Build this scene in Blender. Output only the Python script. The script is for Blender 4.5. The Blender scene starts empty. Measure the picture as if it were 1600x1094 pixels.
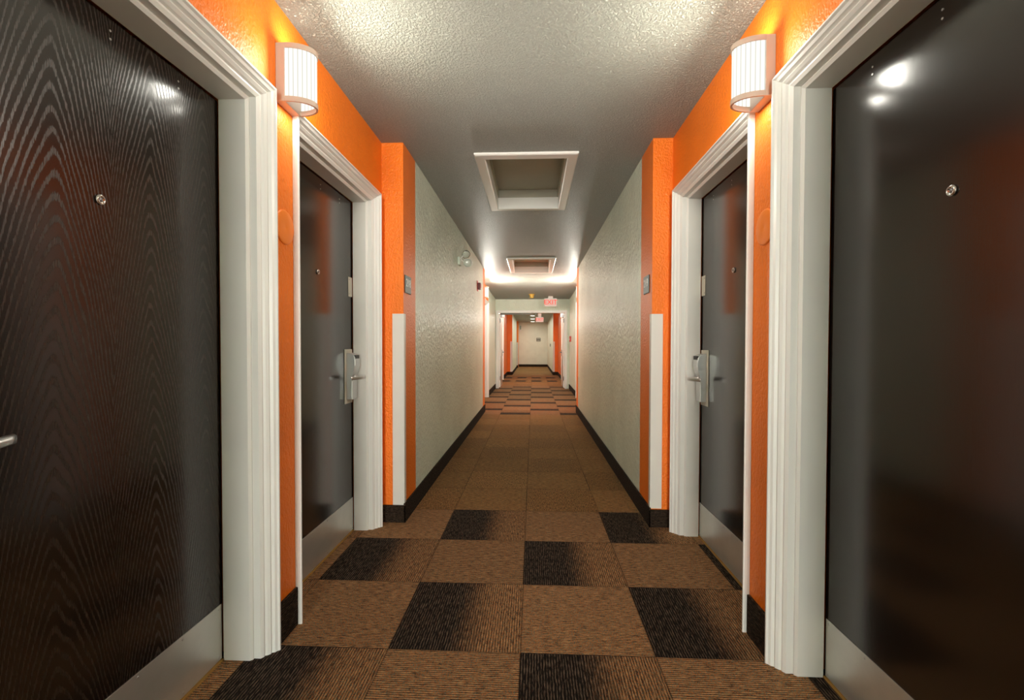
import bpy, bmesh, math, random
from mathutils import Vector, Matrix
random.seed(7)
S = bpy.context.scene
COL = S.collection
PI = math.pi

# ------------------------------------------------------------------ tags
def tag(o, label=None, cat=None, group=None, kind=None):
    if label: o['label'] = label
    if cat: o['category'] = cat
    if group: o['group'] = group
    if kind: o['kind'] = kind
    return o

def empty(name, loc, rotz=0.0):
    o = bpy.data.objects.new(name, None)
    o.empty_display_size = 0.05
    COL.objects.link(o)
    o.location = loc
    o.rotation_euler = (0, 0, rotz)
    return o

def copy_tree(o, parent=None):
    c = o.copy(); COL.objects.link(c)
    if parent: c.parent = parent
    for ch in list(o.children):
        copy_tree(ch, c)
    return c

# ------------------------------------------------------------------ node helper
class NT:
    def __init__(self, name):
        self.m = bpy.data.materials.new(name)
        self.m.use_nodes = True
        self.t = self.m.node_tree
        self.t.nodes.clear()
        self.out = self.t.nodes.new('ShaderNodeOutputMaterial')
    def node(self, typ, **kw):
        n = self.t.nodes.new(typ)
        for k, v in kw.items(): setattr(n, k, v)
        return n
    def put(self, sock, v):
        if isinstance(v, bpy.types.NodeSocket): self.t.links.new(v, sock)
        elif isinstance(v, (tuple, list)) and len(v) == 3 and sock.type == 'RGBA': sock.default_value = (*v, 1)
        else: sock.default_value = v
    def m_(self, op, a, b=0.0, c=0.0, clamp=False):
        n = self.node('ShaderNodeMath', operation=op); n.use_clamp = clamp
        self.put(n.inputs[0], a); self.put(n.inputs[1], b); self.put(n.inputs[2], c)
        return n.outputs[0]
    def mixc(self, f, a, b, blend='MIX'):
        n = self.node('ShaderNodeMix', data_type='RGBA', blend_type=blend)
        self.put(n.inputs['Factor'], f)
        self.put(n.inputs[6], a); self.put(n.inputs[7], b)
        return n.outputs[2]
    def pos(self):
        return self.node('ShaderNodeNewGeometry').outputs['Position']
    def xyz(self):
        s = self.node('ShaderNodeSeparateXYZ'); self.put(s.inputs[0], self.pos())
        return s.outputs
    def vec(self, x, y, z):
        c = self.node('ShaderNodeCombineXYZ')
        for i, v in enumerate((x, y, z)): self.put(c.inputs[i], v)
        return c.outputs[0]
    def noise(self, v, scale=1.0, detail=2.0, rough=0.5, dim='3D', dist=0.0):
        n = self.node('ShaderNodeTexNoise', noise_dimensions=dim)
        self.put(n.inputs['Vector'], v); self.put(n.inputs['Scale'], scale)
        self.put(n.inputs['Detail'], detail); self.put(n.inputs['Roughness'], rough)
        self.put(n.inputs['Distortion'], dist)
        return n.outputs[0]
    def ramp(self, f, lo, hi, smooth=True):
        n = self.node('ShaderNodeMapRange', interpolation_type='SMOOTHSTEP' if smooth else 'LINEAR')
        self.put(n.inputs[0], f); self.put(n.inputs[1], lo); self.put(n.inputs[2], hi)
        return n.outputs[0]
    def bump(self, h, strength=0.5, dist=0.002):
        n = self.node('ShaderNodeBump')
        self.put(n.inputs['Height'], h); self.put(n.inputs['Strength'], strength)
        self.put(n.inputs['Distance'], dist)
        return n.outputs[0]
    def scale(self, sx, sy, sz, v=None):
        n = self.node('ShaderNodeVectorMath', operation='MULTIPLY')
        self.put(n.inputs[0], v if v is not None else self.pos())
        n.inputs[1].default_value = (sx, sy, sz)
        return n.outputs[0]
    def bsdf(self, col, rough=0.5, metal=0.0, normal=None, spec=0.5, coat=0.0, coat_rough=0.1, ior=1.5, emis=None, estr=0.0):
        b = self.node('ShaderNodeBsdfPrincipled')
        self.put(b.inputs['Base Color'], col); self.put(b.inputs['Roughness'], rough)
        self.put(b.inputs['Metallic'], metal); self.put(b.inputs['Specular IOR Level'], spec)
        self.put(b.inputs['IOR'], ior); self.put(b.inputs['Coat Weight'], coat); self.put(b.inputs['Coat Roughness'], coat_rough)
        if normal is not None: self.put(b.inputs['Normal'], normal)
        if emis is not None:
            self.put(b.inputs['Emission Color'], emis); self.put(b.inputs['Emission Strength'], estr)
        self.t.links.new(b.outputs[0], self.out.inputs[0])
        return self.m

def srgb(r, g, b):
    f = lambda c: (c/255/12.92) if c/255 <= 0.04045 else ((c/255+0.055)/1.055)**2.4
    return (f(r), f(g), f(b))

def flat(name, col, rough=0.5, metal=0.0, **k):
    return NT(name).bsdf(col, rough, metal, **k)

def painted(name, col, rough, nscale, strength, dist, spec=0.5, var=0.06):
    n = NT(name)
    v = n.scale(*nscale)
    h = n.noise(v, 1.0, 3.0, 0.55)
    big = n.noise(n.scale(1.7, 1.7, 1.7), 1.0, 3.0, 0.6)
    c = n.mixc(n.ramp(big, 0.3, 0.7), tuple(x*(1-var) for x in col), tuple(min(1, x*(1+var)) for x in col))
    return n.bsdf(c, rough, 0.0, n.bump(h, strength, dist), spec)

M = {}
M['orange'] = painted('orange_wall_paint', (0.90, 0.205, 0.014), 0.40, (90, 90, 66), 0.7, 0.008, 0.3)
M['white_wall'] = painted('pale_green_white_wall_paint', (0.79, 0.865, 0.725), 0.25, (60, 60, 26), 1.0, 0.02, 0.9)
M['orange_plate'] = painted('orange_plate_paint', (0.92, 0.235, 0.022), 0.38, (40, 40, 40), 0.15, 0.002)
M['end_wall'] = painted('cream_wall_paint', (0.72, 0.71, 0.58), 0.5, (75, 75, 60), 0.3, 0.003)
M['trim'] = painted('white_trim_paint', (0.82, 0.81, 0.77), 0.33, (28, 28, 9), 0.06, 0.002, var=0.03)
M['guard'] = painted('white_plastic', (0.74, 0.72, 0.66), 0.4, (20, 20, 20), 0.03, 0.001, var=0.02)
M['tan_metal'] = flat('tan_metal', (0.60, 0.47, 0.38), 0.45)
M['steel'] = flat('satin_steel', (0.62, 0.61, 0.60), 0.32, 1.0)
M['chrome'] = flat('chrome', (0.75, 0.74, 0.72), 0.12, 1.0)
M['grey_metal'] = flat('grey_metal', (0.22, 0.22, 0.23), 0.38, 0.9)
M['beige_plate'] = flat('beige_plate', (0.60, 0.57, 0.47), 0.4)
M['black'] = flat('black_plastic', (0.012, 0.012, 0.012), 0.5)
M['brass'] = flat('brass', (0.70, 0.46, 0.10), 0.35, 0.3)
M['gold_strip'] = flat('golden_wood', (0.42, 0.24, 0.06), 0.5)
M['red'] = flat('red_plastic', (0.55, 0.04, 0.03), 0.4)
M['dark_red'] = flat('dark_red_plastic', (0.22, 0.03, 0.02), 0.4)
M['sign_teal'] = flat('grey_green_sign', (0.20, 0.25, 0.24), 0.5)
M['sign_dark'] = flat('dark_sign', (0.05, 0.05, 0.04), 0.5)
M['white_paint'] = flat('white_lettering', (0.85, 0.85, 0.82), 0.5)
M['clear'] = flat('pale_lens', (0.62, 0.64, 0.55), 0.15)
M['panel'] = painted('grey_hatch_panel', (0.42, 0.40, 0.32), 0.5, (60, 60, 60), 0.2, 0.002)
M['dark_bar'] = flat('dark_bronze_metal', (0.06, 0.05, 0.035), 0.4, 0.5)

def ceiling_mat():
    n = NT('textured_ceiling')
    v = n.scale(1, 1, 1)
    a = n.noise(v, 95.0, 4.0, 0.7)
    b = n.noise(v, 38.0, 2.0, 0.5)
    h = n.m_('ADD', n.ramp(a, 0.35, 0.65), n.m_('MULTIPLY', b, 0.5))
    c = n.mixc(n.ramp(a, 0.3, 0.7), (0.41, 0.425, 0.36), (0.53, 0.545, 0.465))
    return n.bsdf(c, 0.42, 0.0, n.bump(h, 1.0, 0.022), 0.6)
M['ceiling'] = ceiling_mat()

def brushed():
    n = NT('brushed_aluminium')
    s = n.noise(n.scale(300, 2.0, 260), 1.0, 2.0, 0.6)
    r = n.m_('MULTIPLY_ADD', s, 0.16, 0.26)
    sm = n.noise(n.scale(9, 9, 12), 1.0, 3.0, 0.6)
    c = n.mixc(sm, (0.62, 0.63, 0.61), (0.78, 0.79, 0.76))
    return n.bsdf(c, r, 0.65, n.bump(s, 0.05, 0.001))
M['kick'] = brushed()

def door_mat(name, arches, grain):
    # dark espresso stain; the open grain is a shallow relief with rougher ridges, their sheen put into the colour
    n = NT(name)
    x, y, z = n.xyz()
    wob = n.noise(n.scale(3, 9, 2.0), 1.0, 2.0, 0.5)
    streak = n.noise(n.scale(1, 520, 9), 1.0, 2.0, 0.6)
    fine = n.noise(n.scale(1, 900, 22), 1.0, 2.0, 0.6)
    line = None
    if arches:
        best = None
        for yc, A in arches:
            d = n.m_('SUBTRACT', y, yc)
            d = n.m_('ADD', d, n.m_('MULTIPLY', n.m_('SUBTRACT', wob, 0.5), 0.05))
            ab = n.m_('SUBTRACT', n.m_('SQRT', n.m_('ADD', n.m_('MULTIPLY', d, d), 0.00012)), 0.011)
            f = n.m_('ADD', n.m_('MULTIPLY', ab, A), n.m_('MULTIPLY', n.m_('MULTIPLY', ab, ab), A*6))
            best = f if best is None else n.m_('MINIMUM', best, f)
        ph = n.m_('ADD', n.m_('MULTIPLY', z, 19.0), best)
        ph = n.m_('ADD', ph, n.m_('MULTIPLY', n.m_('SUBTRACT', wob, 0.5), 1.2))
        ph = n.m_('ADD', ph, n.m_('MULTIPLY', n.m_('SUBTRACT', streak, 0.5), 0.5))
        s = n.m_('SINE', n.m_('MULTIPLY', ph, 2*PI))
        line = n.m_('MULTIPLY', n.ramp(s, 0.1, 0.8), n.ramp(fine, 0.32, 0.55))
    else:
        line = n.m_('MULTIPLY', n.ramp(streak, 0.45, 0.7), 0.6)
    h = n.m_('ADD', line, n.m_('MULTIPLY', fine, 0.3))
    col = n.mixc(line, (0.0075, 0.0038, 0.0020), tuple(c*(1+grain) for c in (0.0125, 0.0085, 0.0055)))
    rough = n.m_('MULTIPLY_ADD', line, 0.15*grain, 0.17)
    nor = n.bump(h, 0.04 + 0.05*grain, 0.0005)
    return n.bsdf(col, rough, 0.0, nor, 0.5, ior=1.75)
M['door_grain'] = door_mat('dark_open_grain_wood', [(1.055, 40.0), (1.345, 55.0), (1.565, 60.0)], 1.0)
M['door_plain'] = door_mat('dark_stained_wood', None, 0.12)

def carpet_mat():
    n = NT('carpet_tiles')
    x, y, z = n.xyz()
    X0, Y0, T = -0.544, 1.725, 0.5
    tx = n.m_('DIVIDE', n.m_('SUBTRACT', x, X0), T)
    ty = n.m_('DIVIDE', n.m_('SUBTRACT', y, Y0), T)
    i = n.m_('FLOOR', tx); j = n.m_('FLOOR', ty)
    u = n.m_('SUBTRACT', tx, i); v = n.m_('SUBTRACT', ty, j)
    ij = n.m_('ADD', i, j)
    par = n.m_('FLOORED_MODULO', ij, 2.0)            # 0 even, 1 odd
    even = n.m_('SUBTRACT', 1.0, par)
    lt = lambda a, b: n.m_('LESS_THAN', a, b)
    gt = lambda a, b: n.m_('GREATER_THAN', a, b)
    mul = lambda *a: a[0] if len(a) == 1 else n.m_('MULTIPLY', a[0], mul(*a[1:]))
    inv = lambda a: n.m_('SUBTRACT', 1.0, a)
    zA = lt(j, 2.5)
    zB = mul(gt(j, 11.5), lt(j, 22.5))
    zC = gt(j, 24.5)
    rowC = n.m_('ADD', mul(gt(j, 25.5), lt(j, 26.5)), mul(gt(j, 28.5), lt(j, 29.5)))
    # which tiles are quarter-turned
    # fleck noise stretched along the ribs
    p = n.vec(x, y, 0.0)
    fx = n.noise(n.scale(26, 230, 1, p), 1.0, 2.0, 0.7)     # flecks long in x
    fy = n.noise(n.scale(230, 26, 1, p), 1.0, 2.0, 0.7)
    ribx = n.m_('SINE', n.m_('MULTIPLY', y, 2*PI*100.0))
    riby = n.m_('SINE', n.m_('MULTIPLY', x, 2*PI*100.0))
    ny = n.m_('ADD', n.m_('ADD', mul(zA, even), mul(zB, par)), mul(n.m_('ADD', inv(n.m_('ADD', n.m_('ADD', zA, zB), zC)), zC), even))
    ny = n.m_('MINIMUM', ny, 1.0)
    mixf = lambda f, a, b: n.m_('ADD', mul(inv(f), a), mul(f, b))
    fl = mixf(ny, fx, fy)
    rib = mixf(ny, ribx, riby)
    # dark half with a ragged fade
    rag = n.noise(n.scale(120, 14, 1, p), 1.0, 2.0, 0.6)
    ragv = n.noise(n.scale(14, 120, 1, p), 1.0, 2.0, 0.6)
    du = inv(n.ramp(n.m_('ADD', u, mul(n.m_('SUBTRACT', rag, 0.5), 0.35)), 0.42, 0.78))
    dv = inv(n.ramp(n.m_('ADD', v, mul(n.m_('SUBTRACT', ragv, 0.5), 0.3)), 0.30, 0.62))
    dark = n.m_('ADD', n.m_('ADD', mul(zA, even, du), mul(zB, even, dv)), mul(rowC, inv(n.ramp(u, 0.55, 0.72))))
    dark = n.m_('MINIMUM', dark, 1.0)
    # base brown flecks
    hue = n.noise(n.scale(180, 180, 1, p), 1.0, 1.0, 0.5)
    c1 = n.mixc(n.ramp(n.m_('ADD', fl, mul(rib, 0.05)), 0.40, 0.62), (0.060, 0.034, 0.017), (0.60, 0.335, 0.15))
    rust = n.mixc(n.ramp(hue, 0.52, 0.61), c1, (0.42, 0.165, 0.06))
    sage = n.mixc(n.ramp(hue, 0.46, 0.37), rust, (0.22, 0.19, 0.125))
    tone = n.node('ShaderNodeTexWhiteNoise', noise_dimensions='2D')
    n.put(tone.inputs['Vector'], n.vec(i, j, 0.0))
    tn = n.m_('MULTIPLY_ADD', tone.outputs[0], 0.22, 0.86)
    tcol = n.node('ShaderNodeCombineColor')
    for k in range(3): n.put(tcol.inputs[k], tn)
    base = n.mixc(1.0, sage, tcol.outputs[0], 'MULTIPLY')
    olive = n.mixc(1.0, base, (1.0, 0.98, 0.80), 'MULTIPLY')  # olive cast of the lighting, put into the plain zone's colour
    plain = inv(n.m_('MINIMUM', n.m_('ADD', zA, zB), 1.0))
    base = n.mixc(plain, base, olive)
    dk = n.mixc(n.ramp(n.m_('ADD', fl, mul(rib, 0.10)), 0.46, 0.72), (0.006, 0.005, 0.0045), (0.15, 0.11, 0.078))
    col = n.mixc(mul(dark, 0.97), base, dk)
    # grooves between ribs and tile seams
    gro = n.ramp(rib, -0.2, -0.95)
    col = n.mixc(mul(gro, 0.6), col, (0.010, 0.007, 0.005))
    eu = n.m_('MINIMUM', u, inv(u)); ev = n.m_('MINIMUM', v, inv(v))
    seam = inv(n.ramp(n.m_('MINIMUM', eu, ev), 0.002, 0.009))
    col = n.mixc(mul(seam, 0.5), col, (0.012, 0.008, 0.006))
    h = n.m_('ADD', mul(rib, 0.35), n.m_('ADD', fl, mul(seam, -1.0)))
    return n.bsdf(col, 0.95, 0.0, n.bump(h, 0.7, 0.004), 0.12)
M['carpet'] = carpet_mat()

def base_mat():
    n = NT('dark_carpet_base')
    x, y, z = n.xyz()
    rib = n.m_('SINE', n.m_('MULTIPLY', z, 2*PI*105.0))
    fl = n.noise(n.scale(60, 60, 300), 1.0, 2.0, 0.7)
    c = n.mixc(n.ramp(fl, 0.4, 0.7), (0.016, 0.011, 0.008), (0.10, 0.066, 0.042))
    c = n.mixc(n.m_('MULTIPLY', n.ramp(rib, 0.1, -0.9), 0.5), c, (0.004, 0.003, 0.003))
    return n.bsdf(c, 0.95, 0.0, n.bump(n.m_('ADD', n.m_('MULTIPLY', rib, 0.5), fl), 0.7, 0.004), 0.1)
M['base'] = base_mat()

LAMP_COL = (1.0, 0.97, 0.86)
def lens_mat(name, strength, ribs):
    n = NT(name)
    e = n.node('ShaderNodeEmission')
    n.put(e.inputs[0], LAMP_COL)
    if ribs:
        uv = n.node('ShaderNodeUVMap'); s = n.node('ShaderNodeSeparateXYZ'); n.put(s.inputs[0], uv.outputs[0])
        fr = n.m_('FRACT', n.m_('MULTIPLY', s.outputs[0], ribs))
        groove = n.m_('MULTIPLY', n.ramp(fr, 0.36, 0.10), 1.0)
        st = n.m_('ADD', n.m_('MULTIPLY', n.m_('SUBTRACT', 1.0, groove), strength), n.m_('MULTIPLY', groove, 0.60))
        n.put(e.inputs[1], st)
    else:
        n.put(e.inputs[1], strength)
    n.t.links.new(e.outputs[0], n.out.inputs[0])
    return n.m
M['lens'] = lens_mat('ribbed_lit_diffuser', 1.02, 15)
M['bulb'] = lens_mat('lit_tube', 2.5, 0)
M['exit_glow'] = lens_mat('dim_white_face', 0.7, 0)
def emis(name, col, s):
    n = NT(name); e = n.node('ShaderNodeEmission'); n.put(e.inputs[0], col); n.put(e.inputs[1], s)
    n.t.links.new(e.outputs[0], n.out.inputs[0]); return n.m
M['exit_red'] = emis('lit_red_letters', (1.0, 0.07, 0.04), 0.9)
M['exit_face'] = emis('lit_pale_red_face', (1.0, 0.60, 0.48), 0.66)
M['tube'] = emis('lit_ceiling_lamp', (1.0, 0.97, 0.84), 1.6)

# ------------------------------------------------------------------ mesh builder
class MB:
    def __init__(self):
        self.bm = bmesh.new()
        self.uv = None
    def quadbox(self, x0, x1, y0, y1, z0, z1, mi=0):
        x0, x1 = min(x0, x1), max(x0, x1); y0, y1 = min(y0, y1), max(y0, y1); z0, z1 = min(z0, z1), max(z0, z1)
        vs = [self.bm.verts.new(p) for p in ((x0,y0,z0),(x1,y0,z0),(x1,y1,z0),(x0,y1,z0),(x0,y0,z1),(x1,y0,z1),(x1,y1,z1),(x0,y1,z1))]
        for f in ((3,2,1,0),(4,5,6,7),(0,1,5,4),(1,2,6,5),(2,3,7,6),(3,0,4,7)):
            fc = self.bm.faces.new([vs[k] for k in f]); fc.material_index = mi
        return self
    box = quadbox
    def rings(self, rings, close=True, cap0=True, cap1=True, smooth=False):
        R = [[self.bm.verts.new(p) for p in r] for r in rings]
        n = len(R[0])
        for a, b in zip(R, R[1:]):
            for k in range(n if close else n-1):
                f = self.bm.faces.new((a[k], a[(k+1) % n], b[(k+1) % n], b[k])); f.smooth = smooth
        if cap0: self.bm.faces.new(list(reversed(R[0])))
        if cap1: self.bm.faces.new(R[-1])
        return self
    def lathe(self, c, axis, prof, seg=24, smooth=True):
        # prof: (distance along axis, radius)
        ax = Vector(axis).normalized(); q = ax.to_track_quat('Z', 'Y')
        c = Vector(c); rings = []
        for t, r in prof:
            rings.append([c + ax*t + q @ Vector((math.cos(2*PI*k/seg)*r, math.sin(2*PI*k/seg)*r, 0)) for k in range(seg)])
        return self.rings(rings, True, True, True, smooth)
    def prism(self, pts, off):
        off = Vector(off)
        return self.rings([[Vector(p) for p in pts], [Vector(p)+off for p in pts]])
    def tube(self, path, r, seg=10):
        path = [Vector(p) for p in path]; rings = []
        for k, p in enumerate(path):
            d = (path[min(k+1, len(path)-1)] - path[max(k-1, 0)]).normalized()
            q = d.to_track_quat('Z', 'Y')
            rings.append([p + q @ Vector((math.cos(2*PI*s/seg)*r, math.sin(2*PI*s/seg)*r, 0)) for s in range(seg)])
        return self.rings(rings, smooth=True)
    def build(self, name, mats, parent=None, bevel=0.0, loc=None):
        bm = self.bm
        bmesh.ops.recalc_face_normals(bm, faces=bm.faces)
        me = bpy.data.meshes.new(name); bm.to_mesh(me); bm.free()
        for m in (mats if isinstance(mats, list) else [mats]): me.materials.append(m)
        o = bpy.data.objects.new(name, me); COL.objects.link(o)
        if parent:
            o.parent = parent
        if bevel:
            b = o.modifiers.new('edge', 'BEVEL'); b.width = bevel; b.segments = 2; b.limit_method = 'ANGLE'; b.angle_limit = math.radians(40)
        return o

def struct(o, label, cat): return tag(o, label, cat, kind='structure')

def text_mesh(txt, size, depth):
    cu = bpy.data.curves.new('lettering', 'FONT'); cu.body = txt; cu.size = size; cu.extrude = depth
    cu.align_x = 'CENTER'; cu.align_y = 'CENTER'
    o = bpy.data.objects.new('lettering', cu); COL.objects.link(o)
    dg = bpy.context.evaluated_depsgraph_get()
    me = bpy.data.meshes.new_from_object(o.evaluated_get(dg))
    bpy.data.objects.remove(o); bpy.data.curves.remove(cu)
    return me

def add_text(txt, size, depth, mat, parent, loc, rot, name='lettering'):
    me = text_mesh(txt, size, depth); me.materials.clear(); me.materials.append(mat)
    o = bpy.data.objects.new(name, me); COL.objects.link(o)
    o.parent = parent; o.location = loc; o.rotation_euler = rot
    return o

# ------------------------------------------------------------------ the corridor
H = 2.44           # ceiling of the near half
HF = 2.36          # ceiling beyond the double doors
YB = -9.0          # the corridor carries on behind the camera to here
XL1, XR1 = -0.972, 0.868      # near recess
XL2, XR2 = -0.832, 0.745      # near narrow stretch
XL3, XR3 = -0.995, 0.955      # second recess
XL5, XR5 = -0.80, 0.772       # far narrow stretch
P1, P1E = 2.98, 8.05
YP = 12.40                    # cross wall with the double doors
P2 = 18.0
YE = 24.9
TH = 0.25
DH = 2.02                     # height of door openings

def orient(side, xw):
    # (d into corridor, y, z) -> world
    return lambda d, y, z: (xw - side*d, y, z)

# floor
struct(MB().box(-1.6, 1.5, YB-0.2, YE+0.3, -0.1, 0).build('floor', M['carpet']), 'brown and black carpet tile floor running the length of the corridor', 'floor')

# ceiling with the two hatch openings
HY = [(3.22, 4.40), (7.00, 8.05+0.20)]
HXs = [(-0.335, 0.235), (-0.33, 0.27)]
mb = MB()
ys = [YB-0.2, HY[0][0], HY[0][1], HY[1][0]]
mb.box(-1.6, 1.5, ys[0], ys[1], H, H+0.3)
mb.box(-1.6, HXs[0][0], ys[1], ys[2], H, H+0.3); mb.box(HXs[0][1], 1.5, ys[1], ys[2], H, H+0.3)
mb.box(-1.6, 1.5, ys[2], ys[3], H, H+0.3)
mb.box(-1.6, HXs[1][0], ys[3], HY[1][1], H, H+0.3); mb.box(HXs[1][1], 1.5, ys[3], HY[1][1], H, H+0.3)
mb.prism([(-1.6, HY[1][1], H+0.3), (-1.6, HY[1][1], H), (-1.6, YP+0.06, HF), (-1.6, YP+0.06, H+0.3)], (3.1, 0, 0))
mb.box(-1.6, 1.5, YP+0.06, YE+0.3, HF, H+0.3)
struct(mb.build('ceiling', M['ceiling']), 'grey white textured ceiling with two framed hatch openings', 'ceiling')

def side_wall(name, side, xw, ya, yb, openings, zt, mats, cuts=None):
    """wall slab with door openings; cuts = [(y, material index), ...] start of each colour run"""
    o = -1 if side < 0 else 1
    mb = MB()
    cuts = cuts or [(ya, 0)]
    def runs(a, b, z0, z1):
        for k, (c, mi) in enumerate(cuts):
            e = cuts[k+1][0] if k+1 < len(cuts) else yb
            s, t = max(a, c), min(b, e)
            if t > s + 1e-6: mb.box(xw, xw + o*TH, s, t, z0, z1, mi)
    y = ya
    for (a, b) in openings:
        runs(y, a, 0, zt); runs(a, b, DH+0.045, zt); y = b
    runs(y, yb, 0, zt)
    return mb.build(name, mats)

OW = [M['orange'], M['white_wall']]
def open_(y0, y1): return (y0-0.045, y1+0.045)
D1L, D2L = (0.735, 1.634), (1.934, 2.832)
D1R, D2R = (0.745, 1.646), (1.965, 2.838)
D3L, D3R = (9.32, 10.22), (9.32, 10.20)
D4L, D4R = (14.62, 15.45), (14.62, 15.45)
struct(side_wall('wall_left', -1, XL1, YB, P1, [open_(*D1L), open_(*D2L)], H, OW, [(YB, 1), (0.3, 0)]), 'orange wall around the two nearest doors on the left', 'wall')
struct(side_wall('wall_right', 1, XR1, YB, P1, [open_(*D1R), open_(*D2R)], H, OW, [(YB, 1), (0.3, 0)]), 'orange wall around the two nearest doors on the right', 'wall')
W2 = [(P1, 0), (P1+0.305, 1), (P1E-0.29, 0)]
def narrow(name, side, xw, xo, lab):
    o = -1 if side < 0 else 1
    mb = MB()
    for k, (c, mi) in enumerate(W2):
        e = W2[k+1][0] if k+1 < len(W2) else P1E
        mb.box(xw, xo + o*TH, c, e, 0, H, mi)
    return struct(mb.build(name, OW), lab, 'wall')
narrow('wall_left', -1, XL2, XL1, 'long pale wall on the left with an orange end towards the camera')
narrow('wall_right', 1, XR2, XR1, 'long pale wall on the right with an orange end towards the camera')
for nm, sd, xw, dd in (('wall_left', -1, XL3, D3L), ('wall_right', 1, XR3, D3R)):
    struct(side_wall(nm, sd, xw, P1E, YP, [open_(*dd)], H, OW, [(P1E, 0), (dd[1]+0.16, 1)]), 'wall of the second recess on the %s before the double doors' % ('left' if sd < 0 else 'right'), 'wall')
for nm, sd, xw, dd in (('wall_left', -1, XL3, D4L), ('wall_right', 1, XR3, D4R)):
    struct(side_wall(nm, sd, xw, YP, P2, [open_(*dd)], HF, OW), 'orange wall of the far recess on the %s beyond the double doors' % ('left' if sd < 0 else 'right'), 'wall')
# far narrow stretch: orange end towards us, then cream
EW = [M['orange'], M['end_wall']]
mb = MB()
mb.box(XL5, XL3-TH, P2, P2+0.02, 0, HF, 0); mb.box(XL5, XL3-TH, P2+0.02, 22.9, 0, HF, 1)
mb.box(-1.45, -1.5, 22.9, 23.7, 0, HF, 1); mb.box(-0.765, XL3-TH, 23.7, YE, 0, HF, 0)
struct(mb.build('wall_left', EW), 'cream wall of the far end of the corridor on the left', 'wall')
mb = MB()
mb.box(XR5, XR3+TH, P2, P2+0.02, 0, HF, 0); mb.box(XR5, XR3+TH, P2+0.02, YE, 0, HF, 1)
struct(mb.build('wall_right', EW), 'cream wall of the far end of the corridor on the right', 'wall')
struct(MB().box(-1.6, 1.5, YE, YE+0.2, 0, HF).build('wall_back', M['end_wall']), 'cream end wall closing the corridor far away', 'wall')
struct(MB().box(-1.6, 1.5, YB-0.2, YB, 0, H).build('wall_front', M['white_wall']), 'pale wall closing the corridor behind the camera', 'wall')

# cross wall with the double door opening
OX0, OX1, OZ = -0.93, 0.865, 2.03
mb = MB()
mb.box(XL3-0.2, OX0, YP, YP+0.13, 0, 2.42); mb.box(OX1, XR3+0.2, YP, YP+0.13, 0, 2.42)
mb.box(OX0, OX1, YP, YP+0.13, OZ, 2.42)
struct(mb.build('wall_cross', M['white_wall']), 'pale wall over the open double doors', 'wall')
# frame of the opening
mb = MB()
for (a, b) in ((XL3+0.012, -0.905), (0.84, XR3-0.055)):
    mb.box(a, b, YP-0.025, YP+0.15, 0, OZ-0.03)
mb.box(XL3+0.012, XR3-0.055, YP-0.025, YP+0.15, OZ-0.03, OZ+0.035)
struct(mb.build('trim_1', M['trim'], bevel=0.004), 'white metal frame of the double doorway', 'door frame')

# baseboards (carpet base)
def base(side, pts, z, lab, t=0.012):
    """pts: path in (x, y), board stands on the corridor side"""
    mb = MB()
    for (ax, ay), (bx, by) in zip(pts, pts[1:]):
        d = Vector((bx-ax, by-ay)).normalized(); nrm = Vector((d.y, -d.x))
        if (side < 0 and nrm.x < -1e-6) or (side > 0 and nrm.x > 1e-6): nrm = -nrm
        if abs(nrm.x) < 1e-6: nrm = Vector((0, -1))
        e = d*t if abs(nrm.x) < 1e-6 else Vector((0, 0))
        x0, y0 = ax, ay; x1, y1 = bx+e.x+nrm.x*t, by+e.y+nrm.y*t
        mb.box(x0, x1, y0, y1, 0, z)
    o = mb.build('baseboard_left' if side < 0 else 'baseboard_right', M['base'], bevel=0.003)
    struct(o, lab, 'baseboard')
for sd, xw, xn, d1, d2 in ((-1, XL1, XL2, D1L, D2L), (1, XR1, XR2, D1R, D2R)):
    nm = 'left' if sd < 0 else 'right'
    base(sd, [(xw, d1[1]+0.072), (xw, d2[0]-0.072)], 0.155, 'dark carpet base between the two nearest doors on the %s' % nm)
    base(sd, [(xw, P1), (xn, P1)], 0.112, 'dark ribbed carpet base across the orange wall end on the %s' % nm)
    base(sd, [(xn, P1-0.012), (xn, P1E)], 0.125, 'dark carpet base along the long pale wall on the %s' % nm)
for sd, xw, dd in ((-1, XL3, D3L), (1, XR3, D3R)):
    nm = 'left' if sd < 0 else 'right'
    base(sd, [(xw, P1E), (xw, dd[0]-0.072)], 0.125, 'dark carpet base in the second recess on the %s' % nm)
    base(sd, [(xw, dd[1]+0.072), (xw, YP-0.03)], 0.125, 'dark carpet base beside the double doorway on the %s' % nm)
for sd, xw, xn, dd in ((-1, XL3, XL5, D4L), (1, XR3, XR5, D4R)):
    nm = 'left' if sd < 0 else 'right'
    base(sd, [(xw, dd[1]+0.072), (xw, P2-0.012)], 0.125, 'dark carpet base in the far recess on the %s' % nm)
    base(sd, [(xw, P2), (xn, P2)], 0.125, 'dark carpet base across the far orange wall end on the %s' % nm)
    base(sd, [(xn, P2-0.012), (xn, 22.9 if sd < 0 else YE)], 0.125, 'dark carpet base along the far cream wall on the %s' % nm)
struct(MB().box(-0.765, XR5-0.012, YE-0.012, YE, 0, 0.13).build('baseboard_back', M['base']), 'dark carpet base under the far end wall', 'baseboard')
struct(MB().box(-1.0, -0.753, 23.688, 23.7, 0, 0.13).build('baseboard_left', M['base']), 'dark carpet base at the last orange corner on the left', 'baseboard')

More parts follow.
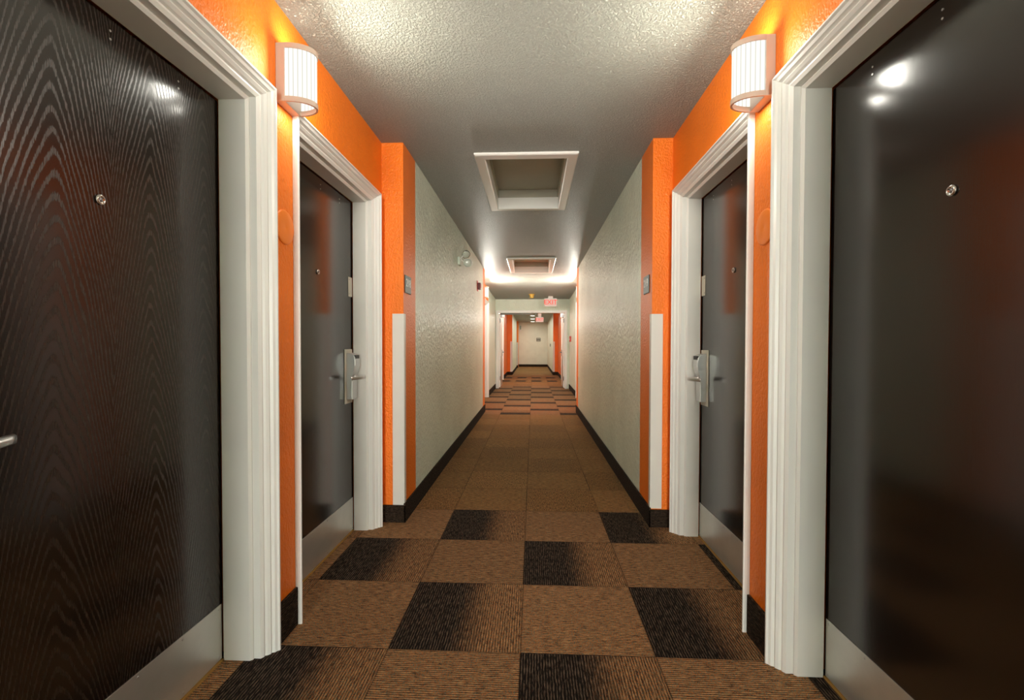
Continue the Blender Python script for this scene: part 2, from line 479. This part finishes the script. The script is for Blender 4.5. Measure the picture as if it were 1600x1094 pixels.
# ------------------------------------------------------------------ room doors
PROF = [(0.000, -0.150), (0.000, -0.052), (0.008, -0.044), (0.014, -0.044), (0.014, -0.020), (0.024, -0.012), (0.030, -0.012),
        (0.034, -0.004), (0.042, 0.004), (0.047, 0.002), (0.052, 0.014), (0.060, 0.019), (0.064, 0.026), (0.070, 0.026), (0.072, 0.022), (0.072, 0.001), (0.044, 0.001), (0.044, -0.150)]
def make_door(n, side, xw, y0, y1, latch, mat, label, detail=True, f=-0.150):
    T = orient(side, xw)
    root = empty('door_%d' % n, (xw, (y0+y1)/2, 0))
    struct(root, label, 'door')
    inv = Matrix.Translation(root.location).inverted()
    def B(mb, name, m, parent=root, bevel=0.0):
        bmesh.ops.transform(mb.bm, matrix=inv, verts=mb.bm.verts)
        return mb.build(name, m, parent, bevel)
    # frame: profile swept up one side, across and down, mitred
    mb = MB(); rings = []
    for (sy, top) in (((y0, -1), 0), ((y0, -1), 1), ((y1, 1), 1), ((y1, 1), 0)):
        yy, sg = sy
        rings.append([T(d, yy + sg*u, (DH + u) if top else 0.0) for u, d in ((u, d if d > -0.1 else f+0.007) for u, d in PROF)])
    mb.rings(rings)
    B(mb, 'door_frame', M['trim'])
    g = 0.004
    mb = MB(); a, b = T(f, y0+g, 0.012), T(f-0.044, y1-g, DH-0.004)
    mb.box(a[0], b[0], a[1]-0.02, b[1]+0.008, a[2], b[2])
    leaf = B(mb, 'door_leaf', mat)
    if not detail: 
        mb = MB(); a, b = T(f, y0+g, 0.012), T(f+0.0025, y1-g, 0.21); mb.box(*[v for p in zip(a, b) for v in p]); B(mb, 'kick_plate', M['kick'])
        return root
    # kick plate and screws
    mb = MB(); a, b = T(f, y0+0.001, 0.010), T(f+0.0025, y1-0.002, 0.209)
    mb.box(a[0], b[0], a[1], b[1], a[2], b[2])
    kp = B(mb, 'kick_plate', M['kick'], bevel=0.0006)
    for zz in (0.022, 0.197):
        for k in range(6):
            yy = y0 + 0.018 + (y1-y0-0.036)*k/5
            mb = MB().lathe(T(f+0.0022, yy, zz), (-side, 0, 0), [(0, 0.0042), (0.0012, 0.0040), (0.0020, 0.0022)], 10)
            B(mb, 'screw', M['steel'], kp)
    mb = MB(); a, b = T(f-0.02, y0, 0.0), T(f+0.008, y1, 0.007); mb.box(a[0], b[0], a[1], b[1], a[2], b[2])
    B(mb, 'threshold_strip', M['gold_strip'])
    # peephole
    yc = (y0+y1)/2
    mb = MB().lathe(T(f, yc-0.008, 1.525), (-side, 0, 0), [(0, 0.0135), (0.004, 0.0135), (0.0065, 0.0115), (0.0062, 0.008), (0.003, 0.0065)], 24)
    ph = B(mb, 'peephole', M['chrome'])
    mb = MB().lathe(T(f+0.0028, yc-0.008, 1.525), (-side, 0, 0), [(0, 0.0062), (0.002, 0.005), (0.0028, 0.002)], 16)
    B(mb, 'peephole_lens', M['grey_metal'], ph)
    # bolts of the closer on the far face
    for k in range(2):
        for dz in (0.0, 0.022):
            yy = yc + (0.10 if k else -0.14)*(1 if latch == 'near' else 1)
            mb = MB().lathe(T(f, yy + 0.17, 1.962 + dz), (-side, 0, 0), [(0, 0.0035), (0.0015, 0.003)], 8)
            B(mb, 'bolt', M['steel'])
    # card lock
    e, sg = (y1, -1) if latch == 'far' else (y0, 1)     # sg: from latch edge towards the hinges
    Y = lambda k: e + sg*k
    def bx(k0, k1, d0, d1, z0, z1):
        a, b = T(f+d0, Y(k0), z0), T(f+d1, Y(k1), z1)
        return (a[0], b[0], a[1], b[1], a[2], b[2])
    lock = B(MB().box(*bx(0.010, 0.122, 0, 0.005, 0.797, 1.122)), 'lock', M['beige_plate'], bevel=0.004)
    prof = [(0.004, 0.822), (0.039, 0.822), (0.040, 0.945), (0.043, 0.972), (0.052, 0.998), (0.058, 1.025), (0.058, 1.050), (0.054, 1.076), (0.044, 1.090), (0.020, 1.100), (0.004, 1.100)]
    mb = MB().rings([[T(f+d, Y(0.022), z) for d, z in prof], [T(f+d, Y(0.101), z) for d, z in prof]])
    B(mb, 'lock_body', M['steel'], lock, 0.003)
    mb = MB().box(*bx(0.034, 0.090, 0.044, 0.0575, 1.066, 1.087)); B(mb, 'card_slot', M['black'], lock, 0.001)
    for zz in (0.806, 1.112):
        mb = MB().lathe(T(f+0.004, Y(0.112), zz), (-side, 0, 0), [(0, 0.004), (0.002, 0.003)], 10); B(mb, 'screw', M['steel'], lock)
    # lever: round rose, square neck and flat bar pointing to the hinges
    mb = MB()
    mb.lathe(T(f+0.036, Y(0.060), 0.954), (-side, 0, 0), [(0, 0.017), (0.008, 0.017), (0.010, 0.011), (0.050, 0.0095)], 18)
    pts = []
    path = [(0.088, 0.046), (0.092, 0.060), (0.090, 0.085), (0.083, 0.112), (0.074, 0.140), (0.064, 0.166), (0.058, 0.180)]
    rings = []
    for d, k in path:
        hh, tt = 0.0108, 0.0085
        rings.append([T(f+d+tt*math.cos(t)*1.0, Y(k), 0.953 + hh*math.copysign(abs(math.sin(t))**0.55, math.sin(t))) for t in [2*PI*q/12 for q in range(12)]])
    mb.rings(rings, smooth=True)
    B(mb, 'lever', M['steel'], lock)
    # latch guard plate higher up
    gp = B(MB().box(*bx(0.002, 0.058, 0, 0.003, 1.440, 1.558)), 'guard_plate', M['beige_plate'], bevel=0.004)
    for zz in (1.456, 1.542):
        mb = MB().lathe(T(f+0.0025, Y(0.047), zz), (-side, 0, 0), [(0, 0.004), (0.0015, 0.003)], 10); B(mb, 'screw', M['grey_metal'], gp)
    return root

make_door(1, -1, XL1, *D1L, 'near', M['door_grain'], 'dark door with bold arched wood grain and aluminium kick plate nearest on the left', f=-0.156)
make_door(2, -1, XL1, *D2L, 'far', M['door_plain'], 'dark door with card lock and lever on the left past the first wall lamp', f=-0.139)
make_door(3, 1, XR1, *D1R, 'near', M['door_plain'], 'smooth dark door with peephole and aluminium kick plate nearest on the right', f=-0.146)
make_door(4, 1, XR1, *D2R, 'far', M['door_plain'], 'dark door with card lock and lever on the right past the first wall lamp', f=-0.134)
make_door(5, -1, XL3, *D3L, 'far', M['door_plain'], 'dark door in a white frame in the second recess on the left', False)
make_door(6, 1, XR3, *D3R, 'far', M['door_plain'], 'dark door in a white frame in the second recess on the right', False)
make_door(7, -1, XL3, *D4L, 'far', M['door_plain'], 'dark door in a white frame beyond the double doors on the left', False)
make_door(8, 1, XR3, *D4R, 'far', M['door_plain'], 'dark door in a white frame beyond the double doors on the right', False)

# double door leaves standing open beyond the cross wall
def leaf(n, side, xa, lab):
    root = empty('door_%d' % n, (xa, YP+0.16, 0)); struct(root, lab, 'door')
    s = -side                                                  # towards the corridor
    R = lambda x0, x1, y0, y1, z0, z1: (s*x0, s*x1, y0, y1, z0, z1)
    MB().box(*R(0, 0.045, 0.0, 0.84, 0.012, 1.99)).build('door_leaf', M['trim'], root, 0.003)
    MB().box(*R(0.045, 0.048, 0.02, 0.82, 0.02, 0.85)).build('kick_plate', M['kick'], root)
    mb = MB(); mb.box(*R(0.045, 0.055, 0.745, 0.815, 0.84, 1.02))
    lk = mb.build('lock', M['grey_metal'], root, 0.004)
    mb = MB(); mb.lathe((s*0.05, 0.78, 0.95), (s, 0, 0), [(0, 0.014), (0.05, 0.012)], 12); mb.box(*R(0.09, 0.108, 0.66, 0.795, 0.94, 0.96))
    mb.build('lever', M['grey_metal'], lk)
    for z in (0.2, 1.75):
        mb = MB(); mb.box(*R(0.040, 0.052, -0.012, 0.03, z, z+0.11)); mb.build('hinge', M['dark_bar'], root)
    MB().box(*R(0.045, 0.075, 0.05, 0.28, 1.90, 1.97)).build('door_closer', M['grey_metal'], root, 0.004)
leaf(9, -1, -0.925, 'white leaf of the double door standing open on the left')
leaf(10, 1, 0.862, 'white leaf of the double door standing open on the right')
cb = empty('coordinator_bar', (0, YP+0.03, OZ-0.03)); tag(cb, 'dark metal bar fixed under the head of the double doorway', 'bar')
MB().box(-0.88, -0.03, 0.0, 0.05, -0.045, 0).build('bar', M['dark_bar'], cb)
MB().box(0.03, 0.10, 0.0, 0.05, -0.04, 0).build('stop_block', M['dark_bar'], cb)

# ------------------------------------------------------------------ wall lamps
def make_sconce():
    root = empty('wall_lamp', (0, 0, 0))
    A, Bx, X0 = 0.060, 0.092, 0.034
    N = 32
    def arc(a, b, z): return [(X0 + b*math.sin(PI*k/N), a*math.cos(PI*k/N), z) for k in range(N+1)]
    # back box, with its front open towards the diffuser as a white tray
    MB().box(0.0, X0, -0.064, 0.064, 0, 0.218).build('housing', M['tan_metal'], root, 0.0015)
    for z0, z1, nm in ((0.0, 0.019, 'bottom_rim'), (0.199, 0.218, 'top_rim')):
        mb = MB()
        o0, o1, i1, i0 = arc(A+0.004, Bx+0.004, z0), arc(A+0.004, Bx+0.004, z1), arc(A-0.004, Bx-0.004, z1), arc(A-0.004, Bx-0.004, z0)
        mb.rings([[o0[k], o1[k], i1[k], i0[k]] for k in range(N+1)], smooth=False)
        mb.build(nm, M['tan_metal'], root)
    # ribbed diffuser
    bm = bmesh.new(); uvl = bm.loops.layers.uv.new('UVMap')
    lo, hi = arc(A, Bx, 0.017), arc(A, Bx, 0.201)
    # even spacing by arc length for the ribs
    L = [0]
    for k in range(N): L.append(L[-1] + (Vector(lo[k+1])-Vector(lo[k])).length)
    vl = [bm.verts.new(p) for p in lo]; vh = [bm.verts.new(p) for p in hi]
    for k in range(N):
        f = bm.faces.new((vl[k], vl[k+1], vh[k+1], vh[k]))
        for lp, (uu, vv) in zip(f.loops, ((L[k], 0), (L[k+1], 0), (L[k+1], 1), (L[k], 1))): lp[uvl].uv = (uu/L[-1], vv)
    bmesh.ops.recalc_face_normals(bm, faces=bm.faces)
    me = bpy.data.meshes.new('diffuser'); bm.to_mesh(me); bm.free(); me.materials.append(M['lens'])
    o = bpy.data.objects.new('diffuser', me); COL.objects.link(o); o.parent = root
    MB().lathe((0.075, 0, 0.03), (0, 0, 1), [(0, 0.006), (0.01, 0.012), (0.14, 0.012), (0.15, 0.006)], 12).build('bulb', M['bulb'], root)
    return root
def alight(loc, aim, size, power, col=LAMP_COL):
    l = bpy.data.lights.new('lamp_or_fill_light', 'AREA'); l.shape = 'RECTANGLE'; l.size = size[0]; l.size_y = size[1]
    l.energy = power; l.color = col
    o = bpy.data.objects.new('lamp_or_fill_light', l); COL.objects.link(o); o.location = loc
    o.rotation_euler = (Vector(aim)).to_track_quat('-Z', 'Y').to_euler()
    return o
LAMP_W = 1.9
ZS = 2.068
proto = make_sconce()
lamps = [(-1, XL1, 1.806, ZS, 'lit half-round ribbed wall lamp on the orange wall nearest on the left'),
         (1, XR1, 1.806, ZS-0.018, 'lit half-round ribbed wall lamp on the orange wall nearest on the right'),
         (-1, XL3, 9.13, ZS, 'glowing wall lamp half hidden past the end of the left pale wall'),
         (1, XR3, 9.13, ZS, 'glowing wall lamp half hidden past the end of the right pale wall'),
         (-1, XL3, 14.35, ZS-0.08, 'glowing wall lamp seen through the double doorway on its left'),
         (1, XR3, 14.35, ZS-0.08, 'glowing wall lamp seen through the double doorway on its right')]
for k, (sd, xw, y, z, lab) in enumerate(lamps):
    o = proto if k == 0 else copy_tree(proto)
    o.location = (xw, y, z); o.rotation_euler = (0, 0, 0 if sd < 0 else PI)
    R = o.rotation_euler.to_matrix()
    pw = 1.0 if y < 5 else (3.1 if y < 12 else 2.6)
    for (lx, ly, lz), aim, size, e in (((0.140, 0, 0.108), (1, 0, 0), (0.09, 0.17), 5.2), ((0.105, 0.072, 0.108), (0.35, 1, 0), (0.07, 0.17), 0.8), ((0.105, -0.072, 0.108), (0.35, -1, 0), (0.07, 0.17), 0.9),
                                       ((0.075, 0, 0.226), (0, 0, 1), (0.07, 0.09), 0.38), ((0.075, 0, -0.006), (0, 0, -1), (0.07, 0.09), 0.30)):
        alight(o.location + R @ Vector((lx, ly, lz)), R @ Vector(aim), size, e*pw*LAMP_W*(0.28 if y > 5 and aim[2] > 0 else 1.0))
    tag(o, lab, 'lamp', 'matching wall lamps along the corridor')

# ------------------------------------------------------------------ ceiling hatches
def hatch(x0, x1, y0, y1, zc, lab):
    root = empty('ceiling_hatch', ((x0+x1)/2, (y0+y1)/2, zc)); tag(root, lab, 'hatch', 'framed hatches in the ceiling')
    a, b, c, d = x0-(x0+x1)/2, x1-(x0+x1)/2, y0-(y0+y1)/2, y1-(y0+y1)/2
    mb = MB(); w = 0.066; t = 0.022
    pr = [(-0.006, 0.12), (-0.006, -0.018), (0.0, -t), (w-0.008, -t+0.004), (w, -t+0.010), (w, -0.0005), (0.002, -0.0005), (0.002, 0.12)]
    # mitred trim swept round the opening
    ring = []
    for sx, sy in ((-1, -1), (1, -1), (1, 1), (-1, 1), (-1, -1)):
        ring.append([((a if sx < 0 else b) + sx*u, (c if sy < 0 else d) + sy*u, z) for u, z in pr])
    mb.rings(ring, True, False, False)
    bmesh.ops.remove_doubles(mb.bm, verts=mb.bm.verts, dist=1e-5)
    mb.build('hatch_frame', M['trim'], root)
    MB().box(a-0.0, b+0.0, c-0.0, d+0.0, 0.155, 0.19).build('hatch_panel', M['panel'], root)
    mb = MB()
    for (p, q, r, s) in ((a-0.004, b+0.004, c-0.004, c+0.012), (a-0.004, b+0.004, d-0.012, d+0.004), (a-0.004, a+0.012, c+0.012, d-0.012), (b-0.012, b+0.004, c+0.012, d-0.012)):
        mb.box(p, q, r, s, 0.085, 0.154)
    mb.build('hatch_stop', M['panel'], root)
hatch(HXs[0][0], HXs[0][1], HY[0][0], HY[0][1], H, 'larger looking white framed hatch recessed in the ceiling nearest the camera')
hatch(HXs[1][0], HXs[1][1], HY[1][0], HY[1][1], H, 'smaller looking white framed hatch in the ceiling farther down the corridor')

# ------------------------------------------------------------------ round cover plates, corner guards, signs
for sd, xw, yc, zc, lab in ((-1, XL1, 1.797, 1.607, 'round orange painted cover plate on the orange strip under the left wall lamp'), (1, XR1, 1.803, 1.592, 'round orange painted cover plate on the orange strip under the right wall lamp')):
    root = empty('cover_plate', (xw + sd*0.002, yc, zc)); tag(root, lab, 'cover plate', 'round painted cover plates')
    MB().lathe((0, 0, 0), (-sd, 0, 0), [(0, 0.067), (0.004, 0.067), (0.007, 0.064), (0.008, 0.060), (0.0083, 0.006), (0.0075, 0.002)], 48).build('plate', M['orange_plate'], root)
for sd, xc, yf, z0, z1, w, lab in ((-1, XL2, P1, 0.112, 1.349, 0.072, 'white corner guard on the orange wall end nearest on the left'), (1, XR2, P1, 0.118, 1.346, 0.068, 'white corner guard on the orange wall end nearest on the right'),
                              (-1, XL5, P2, 0.125, 1.29, 0.075, 'white corner guard on the far orange wall end on the left'), (1, XR5, P2, 0.125, 1.29, 0.06, 'white corner guard on the far orange wall end on the right'),
                              (-1, -0.765, 23.7, 0.13, 1.29, 0.06, 'white corner guard on the last orange corner on the left')):
    root = empty('corner_guard', (xc, yf, z0)); tag(root, lab, 'corner guard', 'white corner guards')
    t = 0.005
    pts = [(sd*w, 0), (sd*w, -t), (-sd*t, -t), (-sd*t, 0.036), (0, 0.036), (0, 0)]
    MB().prism([(x, y, 0) for x, y in pts], (0, 0, z1-z0)).build('guard', M['guard'], root, 0.0015)

for sd, xw, yc, txt, lab in ((-1, XL2, 3.075, '218', 'small grey green room number sign on the orange wall end on the left'), (1, XR2, 3.115, '219', 'small grey green room number sign on the orange wall end on the right')):
    root = empty('room_sign', (xw, yc, 1.545)); tag(root, lab, 'sign', 'room number signs')
    s = -sd; r = 0.02; hw, hh = 0.072, 0.058
    MB().box(0, s*0.004, -hw, hw, -hh, hh).build('backing', M['black'], root, 0.0015)
    MB().box(s*0.004, s*0.0065, -hw+0.005, hw-0.001, -hh+0.004, hh-0.001).build('sign_face', M['sign_teal'], root)
    add_text(txt, 0.075, 0.0012, M['white_paint'], root, (s*0.0075, 0, 0.008), (PI/2, 0, PI/2 if s > 0 else -PI/2), 'room_number')

# ------------------------------------------------------------------ emergency light and strobe on the left pale wall
root = empty('emergency_light', (XL2-0.003, 5.25, 2.035)); tag(root, 'emergency light with two round heads high on the left pale wall', 'emergency light')
MB().box(0, 0.03, -0.10, 0.01, 0.0, 0.09).build('battery_box', M['white_wall'], root, 0.008)
for nm, (px, py, pz), dirv, bowl, len_m in (('lamp_head', (0.085, -0.03, 0.125), (0.35, -0.62, -0.7), M['chrome'], M['clear']), ('lamp_head', (0.105, -0.05, 0.028), (0.15, -0.97, -0.15), M['guard'], M['clear'])):
    c = Vector((px, py, pz)); ax = Vector(dirv).normalized()
    mb = MB().lathe(c - ax*0.05, ax, [(0, 0.012), (0.012, 0.03), (0.03, 0.044), (0.05, 0.050), (0.056, 0.050), (0.057, 0.046)], 28)
    hd = mb.build(nm, bowl, root)
    MB().lathe(c + ax*0.007, ax, [(0, 0.045), (0.006, 0.038), (0.010, 0.02), (0.011, 0.004)], 28).build('lens', len_m, hd)
    MB().tube([(0.03, -0.06, 0.07), (0.05, -0.04, pz*0.6+0.03), tuple(c - ax*0.045)], 0.008).build('bracket', M['guard'], hd)
root = empty('alarm_strobe', (XL2-0.003, 6.98, 2.03)); tag(root, 'red fire alarm strobe box on the left pale wall', 'alarm')
MB().box(0, 0.012, -0.06, 0.06, -0.075, 0.075).build('back_plate', M['red'], root, 0.003)
MB().box(0.012, 0.055, -0.05, 0.05, -0.052, 0.045).build('strobe_box', M['dark_red'], root, 0.005)
MB().box(0.055, 0.060, -0.03, 0.03, -0.03, 0.03).build('strobe_lens', M['red'], root, 0.002)

# red pull station on the right beside the double doorway
root = empty('pull_station', (XR3+0.003, 11.85, 1.235)); tag(root, 'red fire alarm pull box on the right wall beside the double doorway', 'alarm')
MB().box(0, -0.045, -0.06, 0.06, 0, 0.14).build('box', M['red'], root, 0.005)
MB().box(-0.045, -0.058, -0.045, 0.045, 0.045, 0.075).build('pull_bar', M['white_paint'], root, 0.003)

# ------------------------------------------------------------------ exit signs
def exit_sign(x, y, zb, w, h, ztop, lab):
    root = empty('exit_sign', (x, y, zb)); tag(root, lab, 'sign', 'red lit exit signs')
    MB().box(-w/2, w/2, 0, 0.05, 0, h).build('housing', M['guard'], root, 0.006)
    MB().box(-w/2+0.018, w/2-0.018, -0.003, 0, 0.018, h-0.018).build('face', M['exit_face'], root)
    add_text('EXIT', h*0.80, 0.002, M['exit_red'], root, (0, -0.005, h*0.5), (PI/2, 0, 0), 'exit_lettering')
    MB().box(-0.06, 0.06, 0.005, 0.045, h, ztop-zb).build('canopy', M['guard'], root, 0.004)
exit_sign(0.435, 11.75, 2.115, 0.315, 0.205, 2.372, 'red lit EXIT sign hanging before the double doorway')
exit_sign(0.235, 16.8, 1.975, 0.28, 0.18, HF, 'red lit EXIT sign seen through the double doorway')

# brass fitting on the ceiling
zc = 2.44 - 0.08*(11.4-8.25)/(YP-8.25)
root = empty('ceiling_sprinkler', (-0.035, 11.4, zc)); tag(root, 'yellow brass fitting on the ceiling left of the nearer EXIT sign', 'sprinkler')
MB().lathe((0, 0, 0.006), (0, 0, -1), [(0, 0.085), (0.012, 0.083), (0.016, 0.066), (0.020, 0.060)], 28).build('flange', M['brass'], root)
MB().lathe((0, 0, -0.014), (0, 0, -1), [(0, 0.058), (0.020, 0.058), (0.032, 0.045), (0.040, 0.050), (0.058, 0.056), (0.072, 0.045), (0.080, 0.018)], 28).build('body', M['brass'], root)

# ------------------------------------------------------------------ far end of the corridor
root = empty('wall_sign', (0.29, YE, 1.43)); tag(root, 'small dark framed sign on the far end wall', 'sign')
MB().box(-0.11, 0.11, -0.02, 0, -0.08, 0.10).build('board', M['sign_dark'], root, 0.004)
MB().box(-0.09, 0.09, -0.022, -0.02, -0.055, -0.015).build('lower_panel', M['panel'], root)
MB().box(-0.09, 0.09, -0.022, -0.02, 0.03, 0.08).build('upper_panel', M['panel'], root)
root = empty('notice_board', (-0.665, YE+0.003, 1.86)); tag(root, 'narrow pale green notice at the upper left of the far end wall', 'notice')
MB().box(-0.035, 0.035, -0.015, 0, 0, 0.33).build('board', M['guard'], root)
MB().box(-0.025, 0.025, -0.017, -0.015, 0.12, 0.31).build('notice', flat('green_notice', (0.16, 0.32, 0.22), 0.5), root)
root = empty('thermostat', (XR5+0.003, 20.6, 1.15)); tag(root, 'small dark control on the far cream wall on the right', 'thermostat')
MB().box(0, -0.03, -0.05, 0.05, -0.06, 0.06).build('case', M['sign_dark'], root, 0.004)
lab3 = ['nearest of the three round lit lamps on the far ceiling', 'middle of the three round lit lamps on the far ceiling', 'farthest of the three round lit lamps on the far ceiling']
for k, (y, r) in enumerate(((18.9, 0.085), (21.2, 0.095), (23.6, 0.10))):
    root = empty('ceiling_lamp', (-0.02, y, HF)); tag(root, lab3[k], 'lamp', 'round lamps on the far ceiling')
    MB().lathe((0, 0, 0), (0, 0, -1), [(0, r*1.25), (0.02, r*1.25), (0.025, r*1.1)], 28).build('base', M['guard'], root)
    MB().lathe((0, 0, -0.024), (0, 0, -1), [(0, r*1.08), (0.012, r*1.0), (0.018, r*0.6), (0.020, r*0.1)], 28).build('globe', M['tube'], root)
    alight((-0.02, y, HF-0.06), (0, 0, -1), (0.15, 0.15), 15.0)

# ------------------------------------------------------------------ added fill light without a fixture behind the camera (the corridor carries on there)
alight((-0.05, -8.6, 1.35), (0, 1, 0.0), (1.7, 2.1), 420.0, (0.98, 0.98, 0.94))

# ------------------------------------------------------------------ world, camera, view
w = bpy.data.worlds.new('world'); S.world = w; w.use_nodes = True
w.node_tree.nodes['Background'].inputs[0].default_value = (0.8, 0.85, 1, 1); w.node_tree.nodes['Background'].inputs[1].default_value = 0.0

F_PX, YAW, PITCH, ROLL, CZ, CYS = 731.7, 0.0448, 0.0193, 0.00196, 1.1486, 6.5
cy_, sy_ = math.cos(YAW), math.sin(YAW); cp, sp = math.cos(PITCH), math.sin(PITCH)
fw = Vector((-sy_*cp, cy_*cp, -sp)); rt = Vector((cy_, sy_, 0)); up = rt.cross(fw)
c, s = math.cos(ROLL), math.sin(ROLL)
rt2 = rt*c + up*s; up2 = -rt*s + up*c
cam = bpy.data.cameras.new('camera'); cam.sensor_width = 36; cam.sensor_fit = 'HORIZONTAL'
cam.lens = 36*F_PX/1600; cam.shift_y = CYS/1600; cam.clip_start = 0.02; cam.clip_end = 100
co = bpy.data.objects.new('camera', cam); COL.objects.link(co)
m = Matrix((( rt2.x, up2.x, -fw.x, 0), (rt2.y, up2.y, -fw.y, 0), (rt2.z, up2.z, -fw.z, CZ), (0, 0, 0, 1)))
co.matrix_world = m
S.camera = co
S.view_settings.view_transform = 'Standard'; S.view_settings.look = 'None'; S.view_settings.gamma = 1
S.view_settings.exposure = 0.3
try: S.view_settings.use_curve_mapping = False
except Exception: pass
S.cycles.max_bounces = 10; S.cycles.diffuse_bounces = 8; S.cycles.glossy_bounces = 4
S.cycles.sample_clamp_indirect = 6.0
